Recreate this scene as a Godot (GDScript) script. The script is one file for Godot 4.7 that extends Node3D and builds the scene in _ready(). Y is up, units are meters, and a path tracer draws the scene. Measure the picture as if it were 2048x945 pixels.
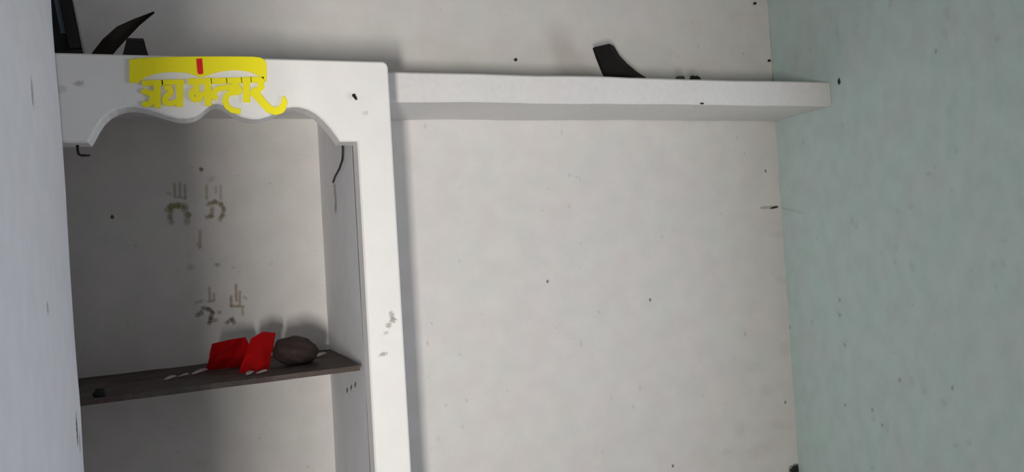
extends Node3D

var rng := RandomNumberGenerator.new()

# ------------------------------------------------------------------ helpers
func begin() -> SurfaceTool:
	var st := SurfaceTool.new()
	st.begin(Mesh.PRIMITIVE_TRIANGLES)
	st.set_smooth_group(-1)
	return st

# a, b, c run counter-clockwise as seen from outside
func tri(st: SurfaceTool, a: Vector3, b: Vector3, c: Vector3, ua := Vector2.ZERO, ub := Vector2.ZERO, uc := Vector2.ZERO) -> void:
	st.set_uv(ua); st.add_vertex(a)
	st.set_uv(uc); st.add_vertex(c)
	st.set_uv(ub); st.add_vertex(b)

func quad(st: SurfaceTool, a: Vector3, b: Vector3, c: Vector3, d: Vector3) -> void:
	tri(st, a, b, c); tri(st, a, c, d)

func commit(called: String, st: SurfaceTool, m: Material, parent: Node = self) -> MeshInstance3D:
	st.generate_normals()
	var o := MeshInstance3D.new()
	o.name = called
	o.mesh = st.commit()
	o.material_override = m
	o.cast_shadow = GeometryInstance3D.SHADOW_CASTING_SETTING_ON
	parent.add_child(o, true)
	return o

func tag(o: Node, label: String, category: String, group := "") -> void:
	o.set_meta("label", label)
	o.set_meta("category", category)
	if group: o.set_meta("group", group)

func structure(o: Node, label: String, category: String) -> void:
	tag(o, label, category)
	o.set_meta("kind", "structure")

func thing(called: String, at: Vector3, label: String, category: String, group := "") -> Node3D:
	var o := Node3D.new()
	o.name = called
	add_child(o, true)
	o.position = at
	tag(o, label, category, group)
	return o

# box with chamfered edges, from a to b
func box(st: SurfaceTool, a: Vector3, b: Vector3, ch := 0.0) -> void:
	var c := (a + b) / 2.0
	var h := (b - a) / 2.0
	var e := h - Vector3.ONE * ch
	for ax in 3:
		var u := (ax + 1) % 3
		var v := (ax + 2) % 3
		for s in [-1.0, 1.0]:
			var p := []
			for k in [[-1, -1], [1, -1], [1, 1], [-1, 1]]:
				var q := Vector3.ZERO
				q[ax] = h[ax] * s
				q[u] = e[u] * k[0] * s
				q[v] = e[v] * k[1]
				p.append(c + q)
			quad(st, p[0], p[1], p[2], p[3])
	if ch <= 0.0: return
	for ax in 3:                                            # twelve chamfers
		var u := (ax + 1) % 3
		var v := (ax + 2) % 3
		for su in [-1.0, 1.0]:
			for sv in [-1.0, 1.0]:
				var p := []
				for k in [[-1, 0], [1, 0], [1, 1], [-1, 1]]:
					var q := Vector3.ZERO
					q[ax] = e[ax] * k[0]
					q[u] = (h[u] if k[1] == 0 else e[u]) * su
					q[v] = (e[v] if k[1] == 0 else h[v]) * sv
					p.append(c + q)
				if su * sv > 0: quad(st, p[3], p[2], p[1], p[0])
				else: quad(st, p[0], p[1], p[2], p[3])
	for sx in [-1.0, 1.0]:
		for sy in [-1.0, 1.0]:
			for sz in [-1.0, 1.0]:
				var s := Vector3(sx, sy, sz)
				var p0 := c + Vector3(h.x, e.y, e.z) * s
				var p1 := c + Vector3(e.x, h.y, e.z) * s
				var p2 := c + Vector3(e.x, e.y, h.z) * s
				if sx * sy * sz > 0: tri(st, p0, p1, p2)
				else: tri(st, p0, p2, p1)

func ccw(poly: Array) -> PackedVector2Array:
	var p := PackedVector2Array(poly)
	if Geometry2D.is_polygon_clockwise(p): p.reverse()
	return p

# outline in xy pushed from z0 to z1 with a chamfer on the front rim; uv runs over the rectangle r
func prism(st: SurfaceTool, poly: Array, z0: float, z1: float, ch := 0.0, r := Rect2(0, 0, 1, 1)) -> void:
	var p := ccw(poly)
	var n := p.size()
	var q := PackedVector2Array()
	for i in n:
		var d0 := (p[i] - p[(i + n - 1) % n]).normalized()
		var d1 := (p[(i + 1) % n] - p[i]).normalized()
		var n0 := Vector2(-d0.y, d0.x)
		var n1 := Vector2(-d1.y, d1.x)
		q.append(p[i] + (n0 + n1) / maxf(0.35, 1.0 + n0.dot(n1)) * ch)
	var uv := func(w: Vector2) -> Vector2: return Vector2((w.x - r.position.x) / r.size.x, 1.0 - (w.y - r.position.y) / r.size.y)
	var ids := Geometry2D.triangulate_polygon(p)
	for i in range(0, ids.size(), 3):
		var a := ids[i]; var b := ids[i + 1]; var c := ids[i + 2]
		if (p[b] - p[a]).cross(p[c] - p[a]) < 0:
			var t := b; b = c; c = t
		tri(st, Vector3(q[a].x, q[a].y, z1), Vector3(q[b].x, q[b].y, z1), Vector3(q[c].x, q[c].y, z1), uv.call(q[a]), uv.call(q[b]), uv.call(q[c]))
		tri(st, Vector3(p[a].x, p[a].y, z0), Vector3(p[c].x, p[c].y, z0), Vector3(p[b].x, p[b].y, z0), uv.call(p[a]), uv.call(p[c]), uv.call(p[b]))
	for i in n:
		var j := (i + 1) % n
		var zc := z1 - ch
		var ui: Vector2 = uv.call(p[i]); var uj: Vector2 = uv.call(p[j])
		var a := Vector3(p[i].x, p[i].y, z0); var b := Vector3(p[j].x, p[j].y, z0)
		var c := Vector3(p[j].x, p[j].y, zc); var d := Vector3(p[i].x, p[i].y, zc)
		tri(st, a, b, c, ui, uj, uj); tri(st, a, c, d, ui, uj, ui)
		if ch > 0:
			var e := Vector3(q[j].x, q[j].y, z1); var g := Vector3(q[i].x, q[i].y, z1)
			tri(st, d, c, e, ui, uj, uj); tri(st, d, e, g, ui, uj, ui)

# hand-plastered face: a finely divided, slightly uneven sheet with uv 0..1, from o along u and v; n = outward
func plaster_face(st: SurfaceTool, o: Vector3, u: Vector3, v: Vector3, step: float, bump: float, seed_: int, scale_ := 1.0) -> void:
	var nz := FastNoiseLite.new()
	nz.seed = seed_
	nz.frequency = 2.2 * scale_
	nz.fractal_octaves = 3
	var n := u.cross(v).normalized()
	var nu := int(ceil(u.length() / step)); var nv := int(ceil(v.length() / step))
	var g := []
	for j in nv + 1:
		for i in nu + 1:
			var p := o + u * (float(i) / nu) + v * (float(j) / nv)
			g.append(p + n * nz.get_noise_3dv(p) * bump)
	st.set_smooth_group(1)
	for j in nv:
		for i in nu:
			var a: Vector3 = g[j * (nu + 1) + i]; var b: Vector3 = g[j * (nu + 1) + i + 1]
			var c: Vector3 = g[(j + 1) * (nu + 1) + i + 1]; var d: Vector3 = g[(j + 1) * (nu + 1) + i]
			var ua := Vector2(float(i) / nu, 1.0 - float(j) / nv); var uc := Vector2(float(i + 1) / nu, 1.0 - float(j + 1) / nv)
			tri(st, a, b, c, ua, Vector2(uc.x, ua.y), uc)
			tri(st, a, c, d, ua, uc, Vector2(ua.x, uc.y))
	st.set_smooth_group(-1)

func tube(st: SurfaceTool, pts: Array, r: Array, sides := 8) -> void:
	st.set_smooth_group(1)
	var rings := []
	var side := Vector3.ZERO
	for i in pts.size():
		var d: Vector3 = (pts[mini(i + 1, pts.size() - 1)] - pts[maxi(i - 1, 0)]).normalized()
		if side == Vector3.ZERO: side = d.cross(Vector3(0.31, 0.2, 0.93)).normalized()
		side = (side - d * side.dot(d)).normalized()
		var up := d.cross(side)
		var ring := []
		for k in sides:
			var a := TAU * k / sides
			ring.append(pts[i] + (side * cos(a) + up * sin(a)) * r[i])
		rings.append(ring)
	for i in pts.size() - 1:
		for k in sides:
			var l := (k + 1) % sides
			quad(st, rings[i][k], rings[i][l], rings[i + 1][l], rings[i + 1][k])
	for k in range(1, sides - 1):
		tri(st, rings[0][0], rings[0][k + 1], rings[0][k])
		tri(st, rings[-1][0], rings[-1][k], rings[-1][k + 1])
	st.set_smooth_group(-1)

# lump: an ellipsoid roughened with noise; flat keeps its underside level
func lump(st: SurfaceTool, c: Vector3, r: Vector3, basis_: Basis, rough: float, seed_: int, nu := 24, nv := 14, floor_y := -9.0) -> void:
	var nz := FastNoiseLite.new()
	nz.seed = seed_
	nz.frequency = 0.9
	nz.fractal_octaves = 3
	st.set_smooth_group(1)
	var g := []
	for j in nv + 1:
		var row := []
		for i in nu:
			var th := PI * j / nv; var ph := TAU * i / nu
			var d := Vector3(sin(th) * cos(ph), cos(th), sin(th) * sin(ph))
			var p := c + basis_ * (d * r * (1.0 + rough * nz.get_noise_3dv(d * 1.6)))
			p.y = maxf(p.y, floor_y)
			row.append(p)
		g.append(row)
	for j in nv:
		for i in nu:
			var k := (i + 1) % nu
			if j > 0: tri(st, g[j][i], g[j][k], g[j + 1][i])
			if j < nv - 1: tri(st, g[j][k], g[j + 1][k], g[j + 1][i])
	st.set_smooth_group(-1)

func mat(c: Color, rough := 0.8) -> StandardMaterial3D:
	var m := StandardMaterial3D.new()
	m.albedo_color = c
	m.roughness = rough
	return m

# ------------------------------------------------------------------ computed surfaces
# distemper over plaster: base colour, brush-sized and fine mottling, a faint drift of hue
func paint_image(w: int, h: int, base: Color, seed_: int, coarse := 0.03, fine := 0.025, px_per_m := 600.0, hue := 0.012) -> Image:
	var n := []
	for k in 3:
		var f := FastNoiseLite.new()
		f.seed = seed_ + k * 17
		f.frequency = [9.0, 120.0, 5.0][k] / px_per_m
		f.fractal_octaves = [3, 3, 2][k]
		n.append(f.get_image(w, h, false, false, false).get_data())
	var out := PackedByteArray()
	out.resize(w * h * 3)
	var a: PackedByteArray = n[0]; var b: PackedByteArray = n[1]; var c: PackedByteArray = n[2]
	for i in w * h:
		var t := 1.0 + (a[i] / 127.5 - 1.0) * coarse + (b[i] / 127.5 - 1.0) * fine
		var q := (c[i] / 127.5 - 1.0) * hue
		out[i * 3] = clampi(int(base.r * 255.0 * (t + q)), 0, 255)
		out[i * 3 + 1] = clampi(int(base.g * 255.0 * (t - q * 0.6)), 0, 255)
		out[i * 3 + 2] = clampi(int(base.b * 255.0 * t), 0, 255)
	return Image.create_from_data(w, h, false, Image.FORMAT_RGB8, out)

# one stain with a ragged outline; at, r in metres on the rectangle rect that the picture covers
func blot(img: Image, rect: Rect2, at: Vector2, r: Vector2, turn: float, col: Color, alpha: float, ragged := 0.5) -> void:
	var w := img.get_width(); var h := img.get_height()
	var sx := w / rect.size.x; var sy := h / rect.size.y
	var cx := (at.x - rect.position.x) * sx; var cy := h - (at.y - rect.position.y) * sy
	var m := maxf(r.x, r.y) * 1.6
	var f := FastNoiseLite.new()
	f.seed = int(cx * 7.0 + cy * 13.0)
	f.frequency = 0.22
	for y in range(maxi(0, int(cy - m * sy)), mini(h, int(cy + m * sy) + 2)):
		for x in range(maxi(0, int(cx - m * sx)), mini(w, int(cx + m * sx) + 2)):
			var d := Vector2((x - cx) / sx, (cy - y) / sy).rotated(-turn)
			var e := Vector2(d.x / r.x, d.y / r.y).length() + f.get_noise_2d(x, y) * ragged
			var k := clampf((1.15 - e) / 0.4, 0.0, 1.0) * alpha
			if k > 0.0: img.set_pixel(x, y, img.get_pixel(x, y).lerp(col, k))

func stroke(img: Image, rect: Rect2, pts: Array, r: float, col: Color, alpha: float) -> void:
	for i in pts.size() - 1:
		var a: Vector2 = pts[i]; var b: Vector2 = pts[i + 1]
		var steps := maxi(1, int(a.distance_to(b) / (r * 0.9)))
		for k in steps + 1:
			blot(img, rect, a.lerp(b, float(k) / steps), Vector2(r, r), 0.0, col, alpha * 0.55, 0.8)

func skin(img: Image, rough := 0.85) -> StandardMaterial3D:
	var m := mat(Color.WHITE, rough)
	m.albedo_texture = ImageTexture.create_from_image(img)
	m.metallic_specular = 0.3
	return m

# mottled material in world space, for parts without a picture of their own
func mottled(base: Color, seed_: int, amount: float, per_m: float, rough: float) -> StandardMaterial3D:
	var m := mat(Color.WHITE, rough)
	m.albedo_texture = ImageTexture.create_from_image(paint_image(256, 256, base, seed_, amount, amount, 256.0 / per_m * 4.0, amount * 0.3))
	m.uv1_triplanar = true
	m.uv1_world_triplanar = true
	m.uv1_scale = Vector3.ONE * per_m
	m.metallic_specular = 0.3
	return m

# ------------------------------------------------------------------ scene
const BACK := 0.0            # plane of the back wall
const RIGHT := 2.06          # plane of the right wall
const FRONT := 0.57          # front of the niche
const SLAB := 2.0            # top of the niche
const CEIL := 2.75
const LEFT_END := 2.5        # where the left wall stops
const ROOM_Z := 3.5
const RECESS := -0.40       # left side of the niche, set back behind the end of the left wall

func left_x(y: float) -> float:   # the left wall leans a little
	return -0.262 - 0.0225 * (y - 1.08)

func _ready() -> void:
	rng.seed = 7
	# camera
	var cam := Camera3D.new()
	cam.name = "camera"
	cam.transform = Transform3D(Basis(Vector3(0.936320, -0.057833, 0.346352), Vector3(0.046126, 0.998054, 0.041956), Vector3(-0.348104, -0.023309, 0.937166)), Vector3(0, 1.5, 2.6))
	cam.fov = 31.7028
	cam.near = 0.02
	add_child(cam)
	cam.make_current()
	# sky and exposure
	var env := Environment.new()
	env.background_mode = Environment.BG_SKY
	var sky := Sky.new()
	var sm := ProceduralSkyMaterial.new()
	sm.sky_top_color = Color(0.66, 0.74, 0.86)
	sm.sky_horizon_color = Color(0.86, 0.88, 0.9)
	sm.ground_bottom_color = Color(0.45, 0.42, 0.38)
	sm.ground_horizon_color = Color(0.7, 0.68, 0.64)
	sm.sun_angle_max = 0.0
	sky.sky_material = sm
	env.sky = sky
	env.tonemap_mode = Environment.TONE_MAPPER_LINEAR
	env.tonemap_exposure = 1.0
	env.sdfgi_enabled = true
	env.ssao_enabled = true
	env.ssil_enabled = true
	var we := WorldEnvironment.new()
	we.name = "world_environment"
	we.environment = env
	add_child(we)
	# daylight entering by the small window in the front wall, beyond the end of the left wall
	daylight("front_daylight", Vector3(-0.44, 1.05, ROOM_Z - 0.06), Vector3(-2.1, 1.05, 0), Vector2(0.2, 0.46), Color(1.0, 0.975, 0.945), 8.6)
	# cooler daylight from the window in the right wall, behind the camera
	daylight("window_daylight", Vector3(RIGHT - 0.02, 1.45, 1.52), Vector3(0, 1.45, 1.52), Vector2(0.7, 1.0), Color(0.92, 0.945, 1.0), 1.45)

	build_room()
	build_niche()
	build_ledge()
	build_sign()
	build_things_on_top()
	build_things_on_shelf()
	build_fixings()

func daylight(called: String, at: Vector3, to: Vector3, size: Vector2, col: Color, energy: float) -> void:
	var l := AreaLight3D.new()
	l.name = called
	add_child(l)
	l.look_at_from_position(at, Vector3(to.x, at.y, to.z), Vector3.UP)
	l.area_size = size
	l.light_color = col
	l.light_energy = energy
	l.area_range = 12.0
	l.area_attenuation = 2.0
	l.shadow_enabled = true

func build_room() -> void:
	var grime := Color(0.3, 0.27, 0.24)
	var dark := Color(0.12, 0.11, 0.1)
	# back wall, with nail holes, a scrape and soot specks
	var r := Rect2(-0.44, 0.0, RIGHT + 0.44, CEIL)
	var img := paint_image(1536, 1792, Color(0.88, 0.864, 0.848), 3, 0.022, 0.016, 640.0, 0.012)
	for m in [Vector2(1.9971, 1.7636), Vector2(1.0841, 1.4060), Vector2(1.5211, 0.7234), Vector2(2.0193, 0.8903), Vector2(1.4720, 1.3152), Vector2(1.9329, 2.0983)]:
		blot(img, r, m, Vector2(0.0045, 0.006), 0.0, grime, 0.6)
	blot(img, r, [Vector2(2.0272, 1.6245)][0], Vector2(0.018, 0.0045), 0.15, dark, 0.9)
	blot(img, r, [Vector2(1.9977, 1.6255)][0], Vector2(0.035, 0.006), 0.0, grime, 0.25)
	for k in 120:
		blot(img, r, Vector2(rng.randf_range(0.5, 2.05), rng.randf_range(0.5, 2.5)), Vector2.ONE * rng.randf_range(0.0015, 0.005) * Vector2(1, rng.randf_range(0.7, 2.4)), rng.randf_range(-0.3, 0.3), grime, rng.randf_range(0.03, 0.12))
	var corner: Array = [Vector2(1.8844, 1.0351), Vector2(1.9332, 0.9466), Vector2(1.9901, 0.8097), Vector2(1.8124, 0.8136), Vector2(1.8940, 0.7295), Vector2(1.7420, 0.7410), Vector2(2.0375, 1.3496), Vector2(2.0464, 1.5195), Vector2(2.0303, 1.0862)]
	for m in corner:                                        # damp patches low down by the corner
		blot(img, r, m, Vector2(rng.randf_range(0.015, 0.05), rng.randf_range(0.012, 0.03)), rng.randf_range(-0.6, 0.6), Color(0.6, 0.53, 0.53), 0.09, 1.3)
	blot(img, r, Vector2(2.045, 0.63), Vector2(0.03, 0.025), 0.0, dark, 0.9)
	var st := begin()
	plaster_face(st, Vector3(-0.44, 0, BACK), Vector3(RIGHT + 0.44, 0, 0), Vector3(0, CEIL, 0), 0.03, 0.004, 11)
	box(st, Vector3(-0.56, -0.1, -0.2), Vector3(RIGHT + 0.2, CEIL + 0.1, -0.006))
	structure(commit("wall_back", st, skin(img)), "off-white plastered back wall behind the niche and the ledge", "wall")
	# right wall: pale aqua distemper
	r = Rect2(-ROOM_Z, 0, ROOM_Z, CEIL)
	img = paint_image(2048, 1024, Color(0.77, 0.84, 0.832), 23, 0.03, 0.015, 400.0, 0.016)
	for m in [Vector2(0.7476, 2.0327), Vector2(0.2797, 1.2807), Vector2(0.2893, 1.1256), Vector2(0.0056, 1.1687), Vector2(0.2748, 1.2285), Vector2(0.5237, 1.0330), Vector2(0.7225, 1.0346), Vector2(0.4366, 0.8752), Vector2(0.3969, 0.9182), Vector2(0.2698, 0.9160)]:
		blot(img, r, Vector2(-m.x, m.y), Vector2(0.006, 0.007), 0.0, grime, 0.25)
	blot(img, r, Vector2(-0.347, 2.03), Vector2(0.007, 0.012), 0.0, dark, 0.85, 0.3)
	for k in 70:
		blot(img, r, Vector2(-rng.randf_range(0.05, 1.1), rng.randf_range(0.7, 2.3)), Vector2.ONE * rng.randf_range(0.004, 0.012) * Vector2(1, rng.randf_range(0.5, 2.0)), rng.randf_range(-0.3, 0.3), grime, rng.randf_range(0.02, 0.07))
	stroke(img, r, [Vector2(-0.002, 1.622), Vector2(-0.06, 1.61), Vector2(-0.12, 1.595)], 0.006, grime, 0.07)
	var wr := begin()
	# the wall is cut by the window: four slabs around the opening
	var w0 := 1.14; var w1 := 1.9; var wy0 := 0.9; var wy1 := 2.0
	for q in [[0.0, 0.0, w0, CEIL], [w1, 0.0, ROOM_Z, CEIL], [w0, 0.0, w1, wy0], [w0, wy1, w1, CEIL]]:
		right_slab(wr, q[0], q[1], q[2], q[3])
	structure(commit("wall_right", wr, skin(img)), "pale aqua painted right wall with faint scuffs", "wall")
	# left wall
	r = Rect2(0.572, 0, LEFT_END - 0.572, CEIL)
	img = paint_image(1024, 1228, Color(0.93, 0.93, 0.95), 41, 0.02, 0.012, 450.0, 0.008)
	blot(img, r, [Vector2(0.8915, 1.8465)][0], Vector2(0.012, 0.028), 0.0, grime, 0.3)
	blot(img, r, [Vector2(0.6359, 1.1884)][0], Vector2(0.009, 0.035), 0.0, dark, 0.6)
	blot(img, r, [Vector2(0.6088, 1.1572)][0], Vector2(0.006, 0.02), 0.2, grime, 0.5)
	blot(img, r, [Vector2(0.8724, 1.4545)][0], Vector2(0.01, 0.012), 0.0, grime, 0.25)
	st = begin()
	plaster_face(st, Vector3(left_x(0.0), 0, LEFT_END), Vector3(0, 0, 0.572 - LEFT_END), Vector3(left_x(CEIL) - left_x(0.0), CEIL, 0), 0.03, 0.003, 8)
	box(st, Vector3(-0.5, -0.1, 0.572), Vector3(left_x(CEIL) - 0.004, CEIL + 0.1, LEFT_END))
	box(st, Vector3(-0.56, -0.1, -0.2), Vector3(RECESS, CEIL + 0.1, 0.6))
	structure(commit("wall_left", st, skin_flipped(img)), "smooth white left wall beside the niche", "wall")
	# the rest of the room, out of view
	var plain := mottled(Color(0.55, 0.55, 0.53), 51, 0.03, 0.8, 0.9)
	st = begin()
	box(st, Vector3(-2.2, -0.1, LEFT_END - 0.15), Vector3(-0.5, CEIL + 0.1, LEFT_END))
	structure(commit("wall_return", st, plain), "plain grey wall turning away at the left wall's end", "wall")
	st = begin()
	box(st, Vector3(-2.2, -0.1, LEFT_END), Vector3(-2.05, CEIL + 0.1, ROOM_Z))
	structure(commit("wall_side", st, plain), "plain grey side wall of the entrance bay", "wall")
	st = begin()
	box(st, Vector3(-2.2, -0.1, ROOM_Z), Vector3(-0.56, CEIL + 0.1, ROOM_Z + 0.15))
	box(st, Vector3(-0.32, -0.1, ROOM_Z), Vector3(RIGHT + 0.2, CEIL + 0.1, ROOM_Z + 0.15))
	box(st, Vector3(-0.56, 1.4, ROOM_Z), Vector3(-0.32, CEIL + 0.1, ROOM_Z + 0.15))
	box(st, Vector3(-0.56, -0.1, ROOM_Z), Vector3(-0.32, 0.8, ROOM_Z + 0.15))
	structure(commit("wall_front", st, plain), "plain grey front wall with a narrow window opening", "wall")
	st = begin()
	box(st, Vector3(-2.2, -0.12, -0.2), Vector3(RIGHT + 0.2, 0.0, ROOM_Z + 0.15))
	structure(commit("floor", st, mottled(Color(0.4, 0.37, 0.35), 61, 0.08, 1.1, 0.6)), "grey cement floor", "floor")
	st = begin()
	box(st, Vector3(-2.2, CEIL, -0.2), Vector3(RIGHT + 0.2, CEIL + 0.12, ROOM_Z + 0.15))
	structure(commit("ceiling", st, plain), "plain grey ceiling", "ceiling")

func skin_flipped(img: Image) -> StandardMaterial3D:
	img.flip_x()                                            # the left wall's sheet runs towards the back wall
	return skin(img)

func right_slab(st: SurfaceTool, z0: float, y0: float, z1: float, y1: float) -> void:
	var nz := FastNoiseLite.new()
	nz.seed = 5
	nz.frequency = 2.2
	var uv := func(p: Vector3) -> Vector2: return Vector2((ROOM_Z - p.z) / ROOM_Z, 1.0 - p.y / CEIL)
	var nu := int(ceil((z1 - z0) / 0.04)); var nv := int(ceil((y1 - y0) / 0.04))
	var at := func(i: int, j: int) -> Vector3:
		var p := Vector3(RIGHT, lerpf(y0, y1, float(j) / nv), lerpf(z0, z1, float(i) / nu))
		return p + Vector3(nz.get_noise_3dv(p) * 0.004, 0, 0)
	st.set_smooth_group(1)
	for i in nu:
		for j in nv:
			var a: Vector3 = at.call(i, j); var b: Vector3 = at.call(i + 1, j); var c: Vector3 = at.call(i + 1, j + 1); var d: Vector3 = at.call(i, j + 1)
			tri(st, b, a, d, uv.call(b), uv.call(a), uv.call(d))
			tri(st, b, d, c, uv.call(b), uv.call(d), uv.call(c))
	st.set_smooth_group(-1)
	box(st, Vector3(RIGHT + 0.008, y0, z0), Vector3(RIGHT + 0.2, y1, z1))

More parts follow.
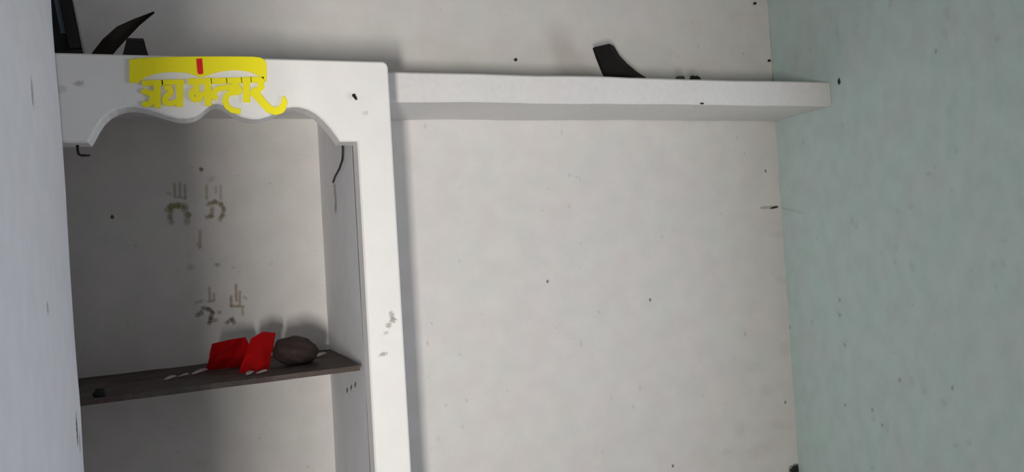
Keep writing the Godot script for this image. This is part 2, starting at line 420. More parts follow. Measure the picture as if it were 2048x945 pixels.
func build_niche() -> void:
	var grime := Color(0.36, 0.32, 0.28)
	var n := thing("niche_cupboard", Vector3(0.085, 0, 0), "white plastered niche cupboard with a scalloped arch front beside the left wall", "cupboard")
	n.position = Vector3.ZERO
	# face with the scalloped arch and the right stile
	var top: Array = [Vector2(-0.2851, 2.0001), Vector2(0.0569, 1.9990), Vector2(0.4406, 1.9975), Vector2(0.4480, 1.9952), Vector2(0.4513, 1.9866)]
	var low: Array = [Vector2(0.3656, 1.8008), Vector2(0.3231, 1.8011), Vector2(0.3187, 1.8085), Vector2(0.3098, 1.8219), Vector2(0.2986, 1.8377), Vector2(0.2851, 1.8535), Vector2(0.2693, 1.8680), Vector2(0.2510, 1.8788), Vector2(0.2302, 1.8847), Vector2(0.2115, 1.8845), Vector2(0.1952, 1.8808), Vector2(0.1763, 1.8699), Vector2(0.1576, 1.8615), Vector2(0.1369, 1.8555), Vector2(0.1189, 1.8555), Vector2(0.0990, 1.8601), Vector2(0.0816, 1.8694), Vector2(0.0689, 1.8799), Vector2(0.0583, 1.8880), Vector2(0.0453, 1.8913), Vector2(0.0332, 1.8889), Vector2(0.0208, 1.8795), Vector2(0.0095, 1.8690), Vector2(-0.0060, 1.8597), Vector2(-0.0233, 1.8562), Vector2(-0.0423, 1.8573), Vector2(-0.0632, 1.8629), Vector2(-0.0858, 1.8708), Vector2(-0.1083, 1.8786), Vector2(-0.1308, 1.8829), Vector2(-0.1492, 1.8816), Vector2(-0.1677, 1.8759), Vector2(-0.1842, 1.8657), Vector2(-0.1978, 1.8523), Vector2(-0.2085, 1.8356), Vector2(-0.2160, 1.8212), Vector2(-0.2225, 1.8091), Vector2(-0.2267, 1.8025), Vector2(-0.2834, 1.8029)]
	var poly := []
	for p in top: poly.append(p)
	poly[0].x = RECESS + 0.001; poly[0].y = SLAB; poly[1].y = SLAB; poly[2].y = SLAB
	poly.append(Vector2(0.457, 0.0))
	poly.append(Vector2(0.366, 0.0))
	for p in low: poly.append(p)
	poly[-1].x = RECESS + 0.001
	var r := Rect2(-0.3, 0.9, 0.8, 1.15)
	var img := paint_image(832, 1196, Color(0.925, 0.918, 0.905), 71, 0.012, 0.01, 1000.0, 0.006)
	for a in [[785, 665, 5, 9, 0.35], [788, 676, 7, 5, 0.4], [778, 685, 6, 5, 0.35], [772, 700, 5, 4, 0.2], [766, 744, 9, 4, 0.35], [155, 168, 8, 5, 0.3], [122, 178, 10, 7, 0.15], [724, 225, 6, 4, 0.15]]:
		var w := frame_point(a[0], a[1])
		blot(img, r, w, Vector2(a[2], a[3]) * 0.0012, 0.2, grime, a[4], 0.9)
	var st := begin()
	prism(st, poly, FRONT - 0.07, FRONT, 0.004, r)
	commit("arch_front", st, skin(img, 0.7), n)
	# top slab, side wall, back
	var white := mottled(Color(0.89, 0.885, 0.875), 77, 0.015, 1.3, 0.85)
	st = begin()
	box(st, Vector3(RECESS + 0.001, 1.953, 0.004), Vector3(0.452, SLAB, FRONT - 0.07), 0.002)
	commit("top_slab", st, white, n)
	r = Rect2(0.0, 0.0, FRONT - 0.07, 1.953)
	img = paint_image(256, 1000, Color(0.86, 0.86, 0.865), 81, 0.02, 0.015, 500.0, 0.006)
	for a in [Vector2(0.2297, 1.7212), Vector2(0.2317, 1.6998), Vector2(0.2336, 1.6784), Vector2(0.2271, 1.6605)]:
		blot(img, r, a, Vector2(0.018, 0.014), 0.0, grime, 0.35, 0.7)
	for a in [Vector2(0.3172, 1.1688), Vector2(0.2619, 1.1548), Vector2(0.3701, 1.1822)]:
		blot(img, r, a, Vector2(0.012, 0.006), 0.5, Color(0.15, 0.14, 0.13), 0.7)
	img.flip_x()
	st = begin()
	plaster_face(st, Vector3(0.365, 0, FRONT - 0.07), Vector3(-0.02, 0, -(FRONT - 0.075)), Vector3(0, 1.953, 0), 0.03, 0.002, 14)
	box(st, Vector3(0.369, 0, 0.004), Vector3(0.452, 1.953, FRONT - 0.07))
	commit("side_wall", st, skin(img), n)
	# back panel with the faded hand-drawn marks
	r = Rect2(RECESS + 0.001, 0.0, 0.754, 1.953)
	img = paint_image(754, 1953, Color(0.87, 0.86, 0.845), 91, 0.025, 0.018, 1000.0, 0.01)
	var ink := Color(0.4, 0.31, 0.19)
	var olive := Color(0.4, 0.34, 0.12)
	for s in [
			[[Vector2(-0.0696, 1.7640), Vector2(-0.0702, 1.7281)], 0.0035, ink, 0.35], [[Vector2(-0.0552, 1.7665), Vector2(-0.0569, 1.7277)], 0.0035, ink, 0.3], [[Vector2(-0.0421, 1.7606), Vector2(-0.0429, 1.7190)], 0.0035, ink, 0.3], [[Vector2(-0.0891, 1.7386), Vector2(-0.0827, 1.7351)], 0.004, ink, 0.25], [[Vector2(-0.0714, 1.7254), Vector2(-0.0428, 1.7218)], 0.0035, ink, 0.2],
			[[Vector2(-0.0898, 1.6890), Vector2(-0.0818, 1.6981), Vector2(-0.0663, 1.7004), Vector2(-0.0449, 1.6974)], 0.008, olive, 0.55], [[Vector2(-0.0823, 1.6855), Vector2(-0.0862, 1.6680), Vector2(-0.0828, 1.6513)], 0.006, ink, 0.4], [[Vector2(-0.0454, 1.6875), Vector2(-0.0378, 1.6717), Vector2(-0.0407, 1.6541)], 0.008, ink, 0.5],
			[[Vector2(0.0262, 1.7735), Vector2(0.0358, 1.7766)], 0.006, ink, 0.18], [[Vector2(0.0170, 1.7563), Vector2(0.0152, 1.7172)], 0.003, ink, 0.25], [[Vector2(0.0560, 1.7554), Vector2(0.0541, 1.7160)], 0.003, ink, 0.22], [[Vector2(0.0426, 1.7529), Vector2(0.0417, 1.7332)], 0.003, ink, 0.2],
			[[Vector2(0.0192, 1.7020), Vector2(0.0379, 1.7081), Vector2(0.0545, 1.7008), Vector2(0.0612, 1.6860), Vector2(0.0572, 1.6681), Vector2(0.0492, 1.6561)], 0.0055, ink, 0.5], [[Vector2(0.0128, 1.6642), Vector2(0.0265, 1.6659), Vector2(0.0296, 1.6888)], 0.0055, ink, 0.45],
			[[Vector2(-0.0069, 1.6232), Vector2(-0.0091, 1.5760), Vector2(-0.0158, 1.5875)], 0.004, Color(0.45, 0.4, 0.28), 0.3], [[Vector2(-0.0410, 1.5224), Vector2(-0.0360, 1.5187)], 0.008, ink, 0.15], [[Vector2(0.0325, 1.5236), Vector2(0.0377, 1.5222)], 0.005, ink, 0.35], [[Vector2(0.0036, 1.8064), Vector2(0.0050, 1.8030)], 0.0045, Color(0.2, 0.17, 0.15), 0.6],
			[[Vector2(0.0105, 1.4581), Vector2(0.0108, 1.4192)], 0.003, ink, 0.3], [[Vector2(-0.0277, 1.4176), Vector2(-0.0095, 1.4196)], 0.004, ink, 0.22], [[Vector2(0.0034, 1.4169), Vector2(0.0218, 1.4184), Vector2(0.0223, 1.4406)], 0.003, ink, 0.25],
			[[Vector2(-0.0243, 1.3808), Vector2(-0.0147, 1.3867)], 0.006, Color(0.22, 0.19, 0.16), 0.65], [[Vector2(-0.0089, 1.3996), Vector2(0.0066, 1.3951), Vector2(0.0165, 1.3843), Vector2(0.0106, 1.3692), Vector2(0.0057, 1.3541)], 0.005, Color(0.24, 0.2, 0.17), 0.6], [[Vector2(0.0102, 1.3604), Vector2(0.0244, 1.3614)], 0.005, ink, 0.5],
			[[Vector2(0.0847, 1.4615), Vector2(0.0835, 1.4139)], 0.003, ink, 0.4], [[Vector2(0.0944, 1.4412), Vector2(0.0925, 1.4020)], 0.0028, ink, 0.35], [[Vector2(0.0698, 1.4283), Vector2(0.0684, 1.3993), Vector2(0.1029, 1.3955)], 0.0035, ink, 0.4], [[Vector2(0.1043, 1.4247), Vector2(0.1120, 1.4174)], 0.003, ink, 0.25], [[Vector2(0.0995, 1.3902), Vector2(0.0996, 1.3705)], 0.0035, ink, 0.3],
			[[Vector2(0.0539, 1.3512), Vector2(0.0692, 1.3611), Vector2(0.0740, 1.3495)], 0.005, Color(0.25, 0.22, 0.18), 0.5], [[Vector2(0.0333, 1.3841), Vector2(0.0364, 1.3827)], 0.004, ink, 0.35]]:
		stroke(img, r, s[0], maxf(s[1] * 1.25, 0.0045), s[2], s[3])
	for k in 40:
		blot(img, r, Vector2(rng.randf_range(-0.25, 0.34), rng.randf_range(0.85, 1.92)), Vector2.ONE * rng.randf_range(0.002, 0.005), 0.0, grime, rng.randf_range(0.04, 0.16), 0.8)
	blot(img, r, [Vector2(-0.2370, 1.6742)][0], Vector2(0.005, 0.006), 0.0, Color(0.15, 0.12, 0.1), 0.7)
	st = begin()
	plaster_face(st, Vector3(RECESS + 0.001, 0, 0.012), Vector3(0.754, 0, 0), Vector3(0, 1.953, 0), 0.03, 0.002, 19)
	box(st, Vector3(RECESS + 0.001, 0, 0.002), Vector3(0.356, 1.953, 0.009))
	commit("back_panel", st, skin(img), n)
	# inner shelf, a stained stone slab, a little higher at its right end
	st = begin()
	slab_shelf(st)
	commit("shelf", st, mottled(Color(0.31, 0.27, 0.255), 95, 0.22, 2.2, 0.65), n).set_meta("label", "dark stained stone shelf slab inside the niche")

func frame_point(px: float, py: float) -> Vector2:
	# position on the niche front, read off against its corners
	var u := (px - 442.0) / 667.0
	var v := (py - 115.0) / 820.0
	return Vector2(0.083 + 0.74 * u - 0.048 * v * 1.16, 2.0 - 1.003 * v * (1.0 - 0.02 * u) - 0.004 * u + 0.11 * u * v)

func shelf_top(x: float) -> float:
	return 1.231 + 0.026 * (x + 0.27)

func slab_shelf(st: SurfaceTool) -> void:
	var nz := FastNoiseLite.new()
	nz.seed = 99
	nz.frequency = 6.0
	var x0 := RECESS + 0.001; var x1 := 0.354
	var nx := 30; var nd := 16
	var z0 := 0.014; var z1 := 0.5
	var pt := func(i: int, j: int, top: bool) -> Vector3:
		var x := lerpf(x0, x1, float(i) / nx)
		var edge := nz.get_noise_2d(x, 3.0) * 0.006 if j == nd else 0.0
		var z := lerpf(z0, z1, float(j) / nd) + edge
		return Vector3(x, shelf_top(x) + (nz.get_noise_2d(x, z) * 0.0015 if top else -0.013), z)
	st.set_smooth_group(1)
	for i in nx:
		for j in nd:
			quad(st, pt.call(i, j, true), pt.call(i, j + 1, true), pt.call(i + 1, j + 1, true), pt.call(i + 1, j, true))
	st.set_smooth_group(2)
	for i in nx:
		for j in nd:
			quad(st, pt.call(i, j, false), pt.call(i + 1, j, false), pt.call(i + 1, j + 1, false), pt.call(i, j + 1, false))
	st.set_smooth_group(-1)
	for i in nx:
		quad(st, pt.call(i, nd, false), pt.call(i + 1, nd, false), pt.call(i + 1, nd, true), pt.call(i, nd, true))
		quad(st, pt.call(i + 1, 0, false), pt.call(i, 0, false), pt.call(i, 0, true), pt.call(i + 1, 0, true))
	for j in nd:
		quad(st, pt.call(0, j, false), pt.call(0, j + 1, false), pt.call(0, j + 1, true), pt.call(0, j, true))
		quad(st, pt.call(nx, j + 1, false), pt.call(nx, j, false), pt.call(nx, j, true), pt.call(nx, j + 1, true))

func build_ledge() -> void:
	var l := thing("ledge_shelf", Vector3.ZERO, "long white cement ledge along the back wall from niche to right corner", "shelf")
	var st := begin()
	# a hand-cast slab: its front edge wanders by a few millimetres
	var nz := FastNoiseLite.new()
	nz.seed = 4
	nz.frequency = 1.6
	var x0 := 0.458; var x1 := RIGHT - 0.002
	var n := 64
	var ring := func(i: int) -> Array:
		var x := lerpf(x0, x1, float(i) / n)
		var a := nz.get_noise_1d(x) * 0.004; var b := nz.get_noise_1d(x + 30.0) * 0.004
		var yt := 2.037 + a; var yb := 1.953 + b; var zf := 0.30 + nz.get_noise_1d(x + 60.0) * 0.004
		return [Vector3(x, yb, 0.003), Vector3(x, yb, zf - 0.005), Vector3(x, yb + 0.005, zf), Vector3(x, yt - 0.005, zf), Vector3(x, yt, zf - 0.005), Vector3(x, yt, 0.003)]
	for k in 6:
		st.set_smooth_group(k + 1)
		for i in n:
			var a: Array = ring.call(i); var b: Array = ring.call(i + 1)
			var m := (k + 1) % 6
			quad(st, a[k], b[k], b[m], a[m])
	st.set_smooth_group(-1)
	for e in [0, n]:
		var a: Array = ring.call(e)
		for k in range(1, 5):
			if e == 0: tri(st, a[0], a[k], a[k + 1])
			else: tri(st, a[0], a[k + 1], a[k])
	commit("slab", st, mottled(Color(0.9, 0.893, 0.882), 33, 0.02, 1.1, 0.8), l)
	st = begin()
	lump(st, Vector3(1.538, 1.957, 0.3), Vector3(0.007, 0.003, 0.003), Basis(), 0.4, 3, 10, 6)
	commit("chip", st, mat(Color(0.16, 0.15, 0.14)), l).set_meta("label", "dark chip on the ledge's lower edge")

# ------------------------------------------------------------------ the yellow sign
func flat_stroke(st: SurfaceTool, pts: Array, width: float, z0: float, z1: float) -> void:
	for poly in Geometry2D.offset_polyline(PackedVector2Array(pts), width / 2.0, Geometry2D.JOIN_ROUND, Geometry2D.END_BUTT):
		if not Geometry2D.is_polygon_clockwise(poly): prism(st, Array(poly), z0, z1, 0.0004)

func build_sign() -> void:
	var s := thing("name_sign", Vector3.ZERO, "yellow cut-out lettering with a red mark on the niche arch", "sign")
	var yellow := mat(Color(1.0, 0.95, 0.0), 0.5)
	var red := mat(Color(0.9, 0.01, 0.02), 0.5)
	var z0 := FRONT + 0.0004; var z1 := FRONT + 0.0045
	# curved band across the forehead of the lettering
	var st := begin()
	prism(st, [Vector2(-0.1352, 1.9882), Vector2(-0.0997, 1.9930), Vector2(-0.0508, 1.9964), Vector2(0.0126, 1.9992), Vector2(0.0704, 2.0009), Vector2(0.1295, 2.0021), Vector2(0.1462, 2.0006), Vector2(0.1560, 1.9958), Vector2(0.1594, 1.9863), Vector2(0.1595, 1.9687), Vector2(0.1577, 1.9422), Vector2(0.1527, 1.9471), Vector2(0.1440, 1.9558), Vector2(0.1300, 1.9635), Vector2(0.1136, 1.9676), Vector2(0.0924, 1.9696), Vector2(0.0712, 1.9681), Vector2(0.0501, 1.9642), Vector2(0.0313, 1.9574), Vector2(0.0196, 1.9532), Vector2(0.0104, 1.9520), Vector2(0.0026, 1.9548), Vector2(-0.0075, 1.9585), Vector2(-0.0210, 1.9611), Vector2(-0.0367, 1.9622), Vector2(-0.0546, 1.9618), Vector2(-0.0725, 1.9595), Vector2(-0.0904, 1.9552), Vector2(-0.1038, 1.9497), Vector2(-0.1151, 1.9408), Vector2(-0.1186, 1.9364), Vector2(-0.1375, 1.9351)], z0, z1, 0.0006)
	commit("band", st, yellow, s)
	st = begin()
	prism(st, [Vector2(0.0050, 1.9933), Vector2(0.0179, 1.9944), Vector2(0.0186, 1.9610), Vector2(0.0166, 1.9575), Vector2(0.0088, 1.9574), Vector2(0.0062, 1.9608)], z0, z1 + 0.0014, 0.0005)
	commit("forehead_mark", st, red, s).set_meta("label", "small upright red mark on the yellow band")
	var u := 1.0 / 4.725 * 0.00112                           # one unit of the lettering in metres
	for letter in [
			[[[Vector2(-0.1114, 1.9346), Vector2(-0.0679, 1.9373)], 46.0], [[Vector2(-0.0805, 1.9390), Vector2(-0.0822, 1.8797)], 52.0], [[Vector2(-0.0812, 1.9120), Vector2(-0.0966, 1.9133), Vector2(-0.1064, 1.9151), Vector2(-0.1112, 1.9205)], 44.0], [[Vector2(-0.0992, 1.9132), Vector2(-0.0924, 1.9080), Vector2(-0.0910, 1.8999), Vector2(-0.0954, 1.8902), Vector2(-0.1044, 1.8863), Vector2(-0.1125, 1.8900)], 44.0]],
			[[[Vector2(-0.0713, 1.9373), Vector2(-0.0231, 1.9396)], 44.0], [[Vector2(-0.0327, 1.9399), Vector2(-0.0358, 1.8820)], 52.0], [[Vector2(-0.0652, 1.9248), Vector2(-0.0540, 1.9255), Vector2(-0.0527, 1.9158), Vector2(-0.0601, 1.9080), Vector2(-0.0664, 1.8982), Vector2(-0.0645, 1.8905), Vector2(-0.0534, 1.8896), Vector2(-0.0347, 1.8961)], 44.0]],
			[[[Vector2(-0.0151, 1.9403), Vector2(0.0364, 1.9429)], 52.0], [[Vector2(0.0017, 1.9406), Vector2(0.0017, 1.9112)], 50.0], [[Vector2(0.0271, 1.9410), Vector2(0.0256, 1.8850)], 56.0], [[Vector2(0.0021, 1.9210), Vector2(-0.0075, 1.9184), Vector2(-0.0094, 1.9062), Vector2(-0.0030, 1.8989), Vector2(0.0080, 1.9003), Vector2(0.0113, 1.9113), Vector2(0.0270, 1.9135)], 44.0], [[Vector2(-0.0003, 1.9075), Vector2(0.0084, 1.9093)], 60.0]],
			[[[Vector2(0.0341, 1.9424), Vector2(0.0701, 1.9443)], 50.0], [[Vector2(0.0576, 1.9263), Vector2(0.0471, 1.9241), Vector2(0.0398, 1.9171), Vector2(0.0381, 1.9063), Vector2(0.0453, 1.9014)], 46.0]],
			[[[Vector2(0.0677, 1.9438), Vector2(0.1030, 1.9459)], 50.0], [[Vector2(0.0888, 1.9447), Vector2(0.0880, 1.9272)], 56.0], [[Vector2(0.0553, 1.9262), Vector2(0.0693, 1.9284), Vector2(0.0882, 1.9302), Vector2(0.0973, 1.9249), Vector2(0.0934, 1.9174), Vector2(0.0758, 1.9166), Vector2(0.0665, 1.9076), Vector2(0.0632, 1.8972), Vector2(0.0668, 1.8836), Vector2(0.0780, 1.8745), Vector2(0.0962, 1.8726)], 46.0]],
			[[[Vector2(0.1007, 1.9459), Vector2(0.1245, 1.9473)], 50.0], [[Vector2(0.1125, 1.9464), Vector2(0.1105, 1.8939)], 58.0]],
			[[[Vector2(0.1221, 1.9473), Vector2(0.1527, 1.9484)], 50.0], [[Vector2(0.1440, 1.9470), Vector2(0.1456, 1.9307), Vector2(0.1376, 1.9225), Vector2(0.1246, 1.9208)], 52.0], [[Vector2(0.1228, 1.9223), Vector2(0.1369, 1.9080), Vector2(0.1504, 1.8905), Vector2(0.1606, 1.8786), Vector2(0.1741, 1.8731), Vector2(0.1864, 1.8762), Vector2(0.1942, 1.8859)], 66.0], [[Vector2(0.1889, 1.8782), Vector2(0.1959, 1.8897), Vector2(0.1968, 1.8986)], 48.0], [[Vector2(0.1966, 1.8948), Vector2(0.1965, 1.9036)], 36.0], [[Vector2(0.1964, 1.9011), Vector2(0.1954, 1.9092)], 22.0]]]:
		st = begin()
		var k := 0
		for w in letter:
			flat_stroke(st, w[0], w[1] * 1.14 * u, z0, z1 + 0.0001 * k)
			k += 1
		commit("letter", st, yellow, s)

# ------------------------------------------------------------------ things on the niche top and the ledge
func build_things_on_top() -> void:
	# framed glass panel standing on the slab, its top leaning to the left
	var t := thing("picture_frame", Vector3(-0.2375, SLAB, 0.41), "dark glazed picture frame leaning to the left on top of the niche", "picture")
	t.rotation.z = 0.14
	var black := mat(Color(0.05, 0.05, 0.06), 0.45)
	var st := begin()
	var w := 0.12; var h := 0.34
	for q in [[-w, 0.016, -0.003, 0.05], [-w, h - 0.03, -0.003, h], [-w, 0.05, -w + 0.03, h - 0.03], [-0.03, 0.05, -0.003, h - 0.03]]:
		box(st, Vector3(q[0], q[1], -0.01), Vector3(q[2], q[3], 0.01), 0.002)
	commit("frame", st, black, t)
	st = begin()
	box(st, Vector3(-w + 0.028, 0.048, -0.004), Vector3(-0.028, h - 0.028, 0.002))
	commit("glass", st, mat(Color(0.06, 0.075, 0.09), 0.15), t).set_meta("label", "dark glossy glazing")
	st = begin()
	box(st, Vector3(-0.041, 0.09, 0.0022), Vector3(-0.0305, h - 0.03, 0.005), 0.0005)
	commit("mount_strip", st, mat(Color(0.34, 0.41, 0.45), 0.4), t).set_meta("label", "pale blue-grey strip along the glazing")
	st = begin()
	box(st, Vector3(-0.0028, 0.0165, -0.011), Vector3(0.001, h, 0.011), 0.001)
	commit("edge_trim", st, mat(Color(0.6, 0.6, 0.6), 0.4), t).set_meta("label", "light grey edge trim")
	# dried curved leaf with a pointed tip
	var c := [Vector3(-0.242, 2.012, 0.31), Vector3(-0.222, 2.05, 0.305), Vector3(-0.196, 2.088, 0.3), Vector3(-0.166, 2.122, 0.295), Vector3(-0.132, 2.15, 0.29), Vector3(-0.09, 2.18, 0.285)]
	var wd := [0.012, 0.02, 0.02, 0.018, 0.01, 0.0012]
	st = begin()
	leaf(st, c, wd)
	var lf := commit("dried_leaf", st, mottled(Color(0.24, 0.21, 0.19), 101, 0.2, 9.0, 0.8))
	tag(lf, "dark curved dry leaf with pointed tip on top of the niche", "leaf")
	# small black box
	var b := thing("black_box", Vector3(-0.135, SLAB, 0.33), "small black box with sloping sides on top of the niche", "box")
	st = begin()
	frustum(st, Vector2(0.042, 0.04), Vector2(0.02, 0.024), 0.0, 0.088)
	commit("body", st, mat(Color(0.045, 0.04, 0.035), 0.6), b)
	st = begin()
	frustum(st, Vector2(0.021, 0.025), Vector2(0.019, 0.023), 0.0885, 0.095)
	commit("lid", st, mat(Color(0.2, 0.19, 0.22), 0.4), b)
	# bent black strip on the ledge
	st = begin()
	bent_strip(st)
	tag(commit("bent_rubber_strip", st, mottled(Color(0.1, 0.088, 0.085), 111, 0.2, 7.0, 0.7)), "bent black rubber strip standing up on the ledge", "strip")
	st = begin()
	lump(st, Vector3(1.57, 2.037 + 0.008, 0.22), Vector3(0.024, 0.021, 0.016), Basis(), 0.5, 21, 16, 10, 2.037)
	tag(commit("stone_chip", st, mat(Color(0.06, 0.055, 0.05))), "small black stone chip on the ledge beside bent strip", "stone")
	st = begin()
	lump(st, Vector3(1.472, 2.037 + 0.004, 0.285), Vector3(0.016, 0.008, 0.008), Basis(), 0.5, 22, 14, 8, 2.037)
	tag(commit("plaster_crumb", st, mat(Color(0.17, 0.16, 0.15))), "tiny dark grey crumb at the ledge's front edge", "crumb")

func frustum(st: SurfaceTool, a: Vector2, b: Vector2, y0: float, y1: float) -> void:
	var lo := []; var hi := []
	for k in [[-1, -1], [-1, 1], [1, 1], [1, -1]]:
		lo.append(Vector3(a.x * k[0], y0, a.y * k[1])); hi.append(Vector3(b.x * k[0], y1, b.y * k[1]))
	for i in 4:
		var j := (i + 1) % 4
		quad(st, lo[i], lo[j], hi[j], hi[i])
	quad(st, hi[0], hi[1], hi[2], hi[3])
	quad(st, lo[3], lo[2], lo[1], lo[0])

# a cupped blade: centre line c, half widths w, thickness and a fold along its middle
func leaf(st: SurfaceTool, c: Array, w: Array) -> void:
	var front := []; var back := []
	for i in c.size():
		var d: Vector3 = (c[mini(i + 1, c.size() - 1)] - c[maxi(i - 1, 0)]).normalized()
		var side := Vector3(0, 0, 1).cross(d).normalized()
		var rowf := []; var rowb := []
		for k in 7:
			var s := (k - 3) / 3.0
			var p: Vector3 = c[i] + side * w[i] * s + Vector3(0, 0, 0.012 * s * s)
			p.y = maxf(p.y, SLAB + 0.001)
			rowf.append(p + Vector3(0, 0, 0.0015)); rowb.append(p - Vector3(0, 0, 0.0015))
		front.append(rowf); back.append(rowb)
	st.set_smooth_group(1)
	for i in c.size() - 1:
		for k in 6:
			quad(st, front[i][k + 1], front[i][k], front[i + 1][k], front[i + 1][k + 1])
			quad(st, back[i][k], back[i][k + 1], back[i + 1][k + 1], back[i + 1][k])
	st.set_smooth_group(-1)
	for i in c.size() - 1:
		quad(st, front[i][0], back[i][0], back[i + 1][0], front[i + 1][0])
		quad(st, back[i][6], front[i][6], front[i + 1][6], back[i + 1][6])

# thick strip lying on the ledge at its right end and curling up to the left; the section is a shallow trough
func bent_strip(st: SurfaceTool) -> void:
	var left := [Vector2(1.2345, 2.168), Vector2(1.243, 2.14), Vector2(1.254, 2.11), Vector2(1.264, 2.085), Vector2(1.275, 2.062), Vector2(1.286, 2.0375)]
	var right := [Vector2(1.305, 2.174), Vector2(1.324, 2.142), Vector2(1.35, 2.116), Vector2(1.384, 2.09), Vector2(1.426, 2.066), Vector2(1.47, 2.0375)]
	var rows := []
	for i in left.size():
		var l: Vector2 = left[i]; var r: Vector2 = right[i]
		var m := l.lerp(r, 0.5)
		rows.append([Vector3(l.x, l.y, 0.16), Vector3(m.x, m.y, 0.195), Vector3(r.x, r.y, 0.16), Vector3(r.x, r.y, 0.142), Vector3(m.x, m.y, 0.175), Vector3(l.x, l.y, 0.142)])
	for i in rows.size() - 1:
		for k in 6:
			var m := (k + 1) % 6
			quad(st, rows[i + 1][k], rows[i + 1][m], rows[i][m], rows[i][k])
	for e in [0, rows.size() - 1]:
		var a: Array = rows[e]
		for q in [[0, 1, 4, 5], [1, 2, 3, 4]]:
			if e == 0: quad(st, a[q[0]], a[q[1]], a[q[2]], a[q[3]])
			else: quad(st, a[q[3]], a[q[2]], a[q[1]], a[q[0]])

# ------------------------------------------------------------------ things on the inner shelf
func build_things_on_shelf() -> void:
	# red cloth folded in two stiff leaves
	var t := thing("folded_cloth", Vector3(0.07, 1.2405, 0.3), "stiff folded red cloth propped on the dark niche shelf", "cloth")
	var red := mottled(Color(0.7, 0.008, 0.03), 121, 0.12, 7.0, 0.75)
	var st := begin()
	cloth_leaf(st, [Vector3(-0.078, 0.0, -0.062), Vector3(-0.015, 0.0, -0.085), Vector3(0.055, 0.0, -0.11)], [Vector3(-0.06, 0.074, -0.025), Vector3(-0.008, 0.08, -0.05), Vector3(0.027, 0.08, -0.075)], 31)
	commit("back_leaf", st, red, t)
	st = begin()
	cloth_leaf(st, [Vector3(-0.002, 0.0, 0.045), Vector3(0.04, 0.0, 0.066), Vector3(0.074, 0.0, 0.062)], [Vector3(0.04, 0.08, -0.01), Vector3(0.07, 0.094, -0.03), Vector3(0.104, 0.086, -0.06)], 37)
	commit("front_leaf", st, red, t)
	# dark rounded stone
	st = begin()
	lump(st, Vector3(0.2165, 1.2445 + 0.036, 0.324), Vector3(0.06, 0.038, 0.048), Basis(Vector3(0, 0, 1), -0.12), 0.17, 55, 32, 18, 1.2445)
	tag(commit("round_stone", st, mottled(Color(0.22, 0.18, 0.175), 131, 0.25, 8.0, 0.6)), "dark brown rounded stone lying beside the red cloth", "stone")
	# pale petals and scraps
	var pale := mottled(Color(0.85, 0.78, 0.78), 141, 0.1, 20.0, 0.8)
	var spots := [
		[Vector3(-0.098, 0, 0.31), 0.016, 0.4, "curled pale petal on the niche shelf, leftmost of the scraps"],
		[Vector3(-0.068, 0, 0.29), 0.017, -0.5, "curled pale petal second from the left on the niche shelf"],
		[Vector3(-0.03, 0, 0.262), 0.022, 0.15, "larger pale petal just left of the red cloth"],
		[Vector3(0.092, 0, 0.412), 0.014, 0.9, "small pale petal in front of the red cloth's middle"],
		[Vector3(0.118, 0, 0.418), 0.015, -0.2, "small pale petal in front of the red cloth's right half"],
		[Vector3(0.29, 0, 0.2), 0.02, 0.3, "pale petal behind the round stone by the niche side wall"]]
	for s in spots:
		st = begin()
		petal(st, s[1] * 1.25)
		var o := commit("petal", st, pale)
		o.position = s[0] + Vector3(0, shelf_top(s[0].x) + 0.001, 0)
		o.rotation.y = s[2]
		tag(o, s[3], "petal", "petals on the niche shelf")
	# dark rag of dirt at the left end
	st = begin()
	lump(st, Vector3(-0.238, 1.232 + 0.006, 0.47), Vector3(0.013, 0.011, 0.01), Basis(), 0.4, 61, 16, 10, 1.232)
	tag(commit("charcoal_piece", st, mat(Color(0.05, 0.05, 0.055), 0.9)), "small black charcoal piece at the niche shelf's left end", "charcoal")

func cloth_leaf(st: SurfaceTool, low: Array, high: Array, seed_: int) -> void:
	var nz := FastNoiseLite.new()
	nz.seed = seed_
	nz.frequency = 7.0
	var nu := 16; var nv := 10
	var f := []; var b := []
	for j in nv + 1:
		for i in nu + 1:
			var s := float(i) / nu * (low.size() - 1)
			var k := mini(int(s), low.size() - 2)
			var lo: Vector3 = low[k].lerp(low[k + 1], s - k); var hi: Vector3 = high[k].lerp(high[k + 1], s - k)
			var p := lo.lerp(hi, float(j) / nv)
			p += Vector3(0.2, 0.0, 1.0) * nz.get_noise_3dv(p * 3.0) * 0.013
			f.append(p + Vector3(0, 0, 0.002)); b.append(p - Vector3(0, 0, 0.002))
	var w := nu + 1
	st.set_smooth_group(1)
	for j in nv:
		for i in nu:
			var a := j * w + i
			quad(st, f[a], f[a + 1], f[a + w + 1], f[a + w])
			quad(st, b[a + 1], b[a], b[a + w], b[a + w + 1])
	st.set_smooth_group(-1)
	for i in nu:
		quad(st, f[nv * w + i], f[nv * w + i + 1], b[nv * w + i + 1], b[nv * w + i])
		quad(st, b[i], b[i + 1], f[i + 1], f[i])
	for j in nv:
		quad(st, b[j * w], f[j * w], f[(j + 1) * w], b[(j + 1) * w])
		quad(st, f[j * w + nu], b[j * w + nu], b[(j + 1) * w + nu], f[(j + 1) * w + nu])

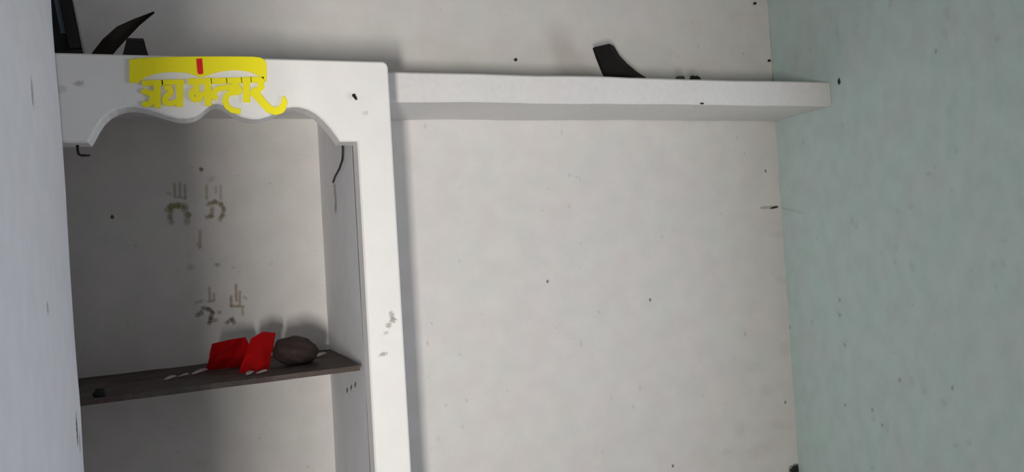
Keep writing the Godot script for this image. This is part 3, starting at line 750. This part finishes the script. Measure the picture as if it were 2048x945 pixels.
func petal(st: SurfaceTool, r: float) -> void:
	var top := []; var bot := []
	var n := 14
	for k in n:
		var a := TAU * k / n
		var rr := r * (0.75 + 0.25 * cos(a))
		var p := Vector3(cos(a) * rr, 0, sin(a) * rr * 0.5)
		p.y = 0.42 * r * pow(absf(p.z) / (r * 0.5), 2.0) * (1.0 if p.z < 0.0 else 0.45) + 0.3 * r * maxf(0.0, cos(a))
		top.append(p + Vector3(0, 0.0012, 0)); bot.append(p)
	st.set_smooth_group(1)
	for k in n:
		var l := (k + 1) % n
		tri(st, Vector3(0, 0.0012, 0), top[l], top[k])
		tri(st, Vector3.ZERO, bot[k], bot[l])
		quad(st, bot[l], bot[k], top[k], top[l])
	st.set_smooth_group(-1)

# ------------------------------------------------------------------ wire, hook and nails
func build_fixings() -> void:
	var black := mat(Color(0.06, 0.055, 0.05), 0.6)
	var st := begin()
	var pts := []; var rad := []
	var cv := Curve3D.new()
	for p in [Vector3(0.351, 1.825, 0.43), Vector3(0.35, 1.80, 0.44), Vector3(0.35, 1.775, 0.425), Vector3(0.35, 1.757, 0.36), Vector3(0.35, 1.746, 0.28), Vector3(0.351, 1.735, 0.235)]:
		cv.add_point(p, Vector3(0, 0.006, 0.006), Vector3(0, -0.006, -0.006))
	for i in 25:
		pts.append(cv.sample_baked(cv.get_baked_length() * i / 24.0))
		rad.append(0.0026)
	tube(st, pts, rad)
	tag(commit("wire", st, black), "short black wire curving down the niche's right inner wall", "wire")
	# hook under the left bracket
	st = begin()
	tube(st, [Vector3(-0.2525, 1.806, 0.53), Vector3(-0.2525, 1.79, 0.53), Vector3(-0.251, 1.782, 0.53), Vector3(-0.245, 1.779, 0.53), Vector3(-0.228, 1.779, 0.53)], [0.003, 0.003, 0.003, 0.0028, 0.0022])
	tag(commit("wall_hook", st, black), "small dark bent hook under the niche's left bracket", "hook")
	# nails
	for q in [
			[Vector3(0.362, 1.914, FRONT), Vector3(0.4, -1, 0.6), "black slanting nail in the niche front right of the sign"],
			[Vector3(1.0132, 2.1577, 0.0), Vector3(0, -0.2, 1), "dark nail head in the wall above the ledge's middle"],
			[Vector3(2.045, 2.183, 0.0), Vector3(0, -0.2, 1), "dark nail head above the ledge near the right corner"],
			[Vector3(1.997, 2.4, 0.0), Vector3(0, -0.2, 1), "dark nail head at the top of the right corner"]]:
		var d: Vector3 = q[1].normalized()
		st = begin()
		var k := 0.016 if absf(d.y) > 0.5 else 0.008
		tube(st, [q[0] - Vector3(0, 0, 0.004), q[0] + Vector3(0, 0, 0.003), q[0] + d * k * 0.8 + Vector3(0, 0, 0.002), q[0] + d * k + Vector3(0, 0, 0.002)], [0.004, 0.0045, 0.0055 if k < 0.01 else 0.003, 0.0035 if k < 0.01 else 0.001], 10)
		tag(commit("nail", st, mat(Color(0.08, 0.075, 0.07), 0.6)), q[2], "nail", "nails in the plaster")
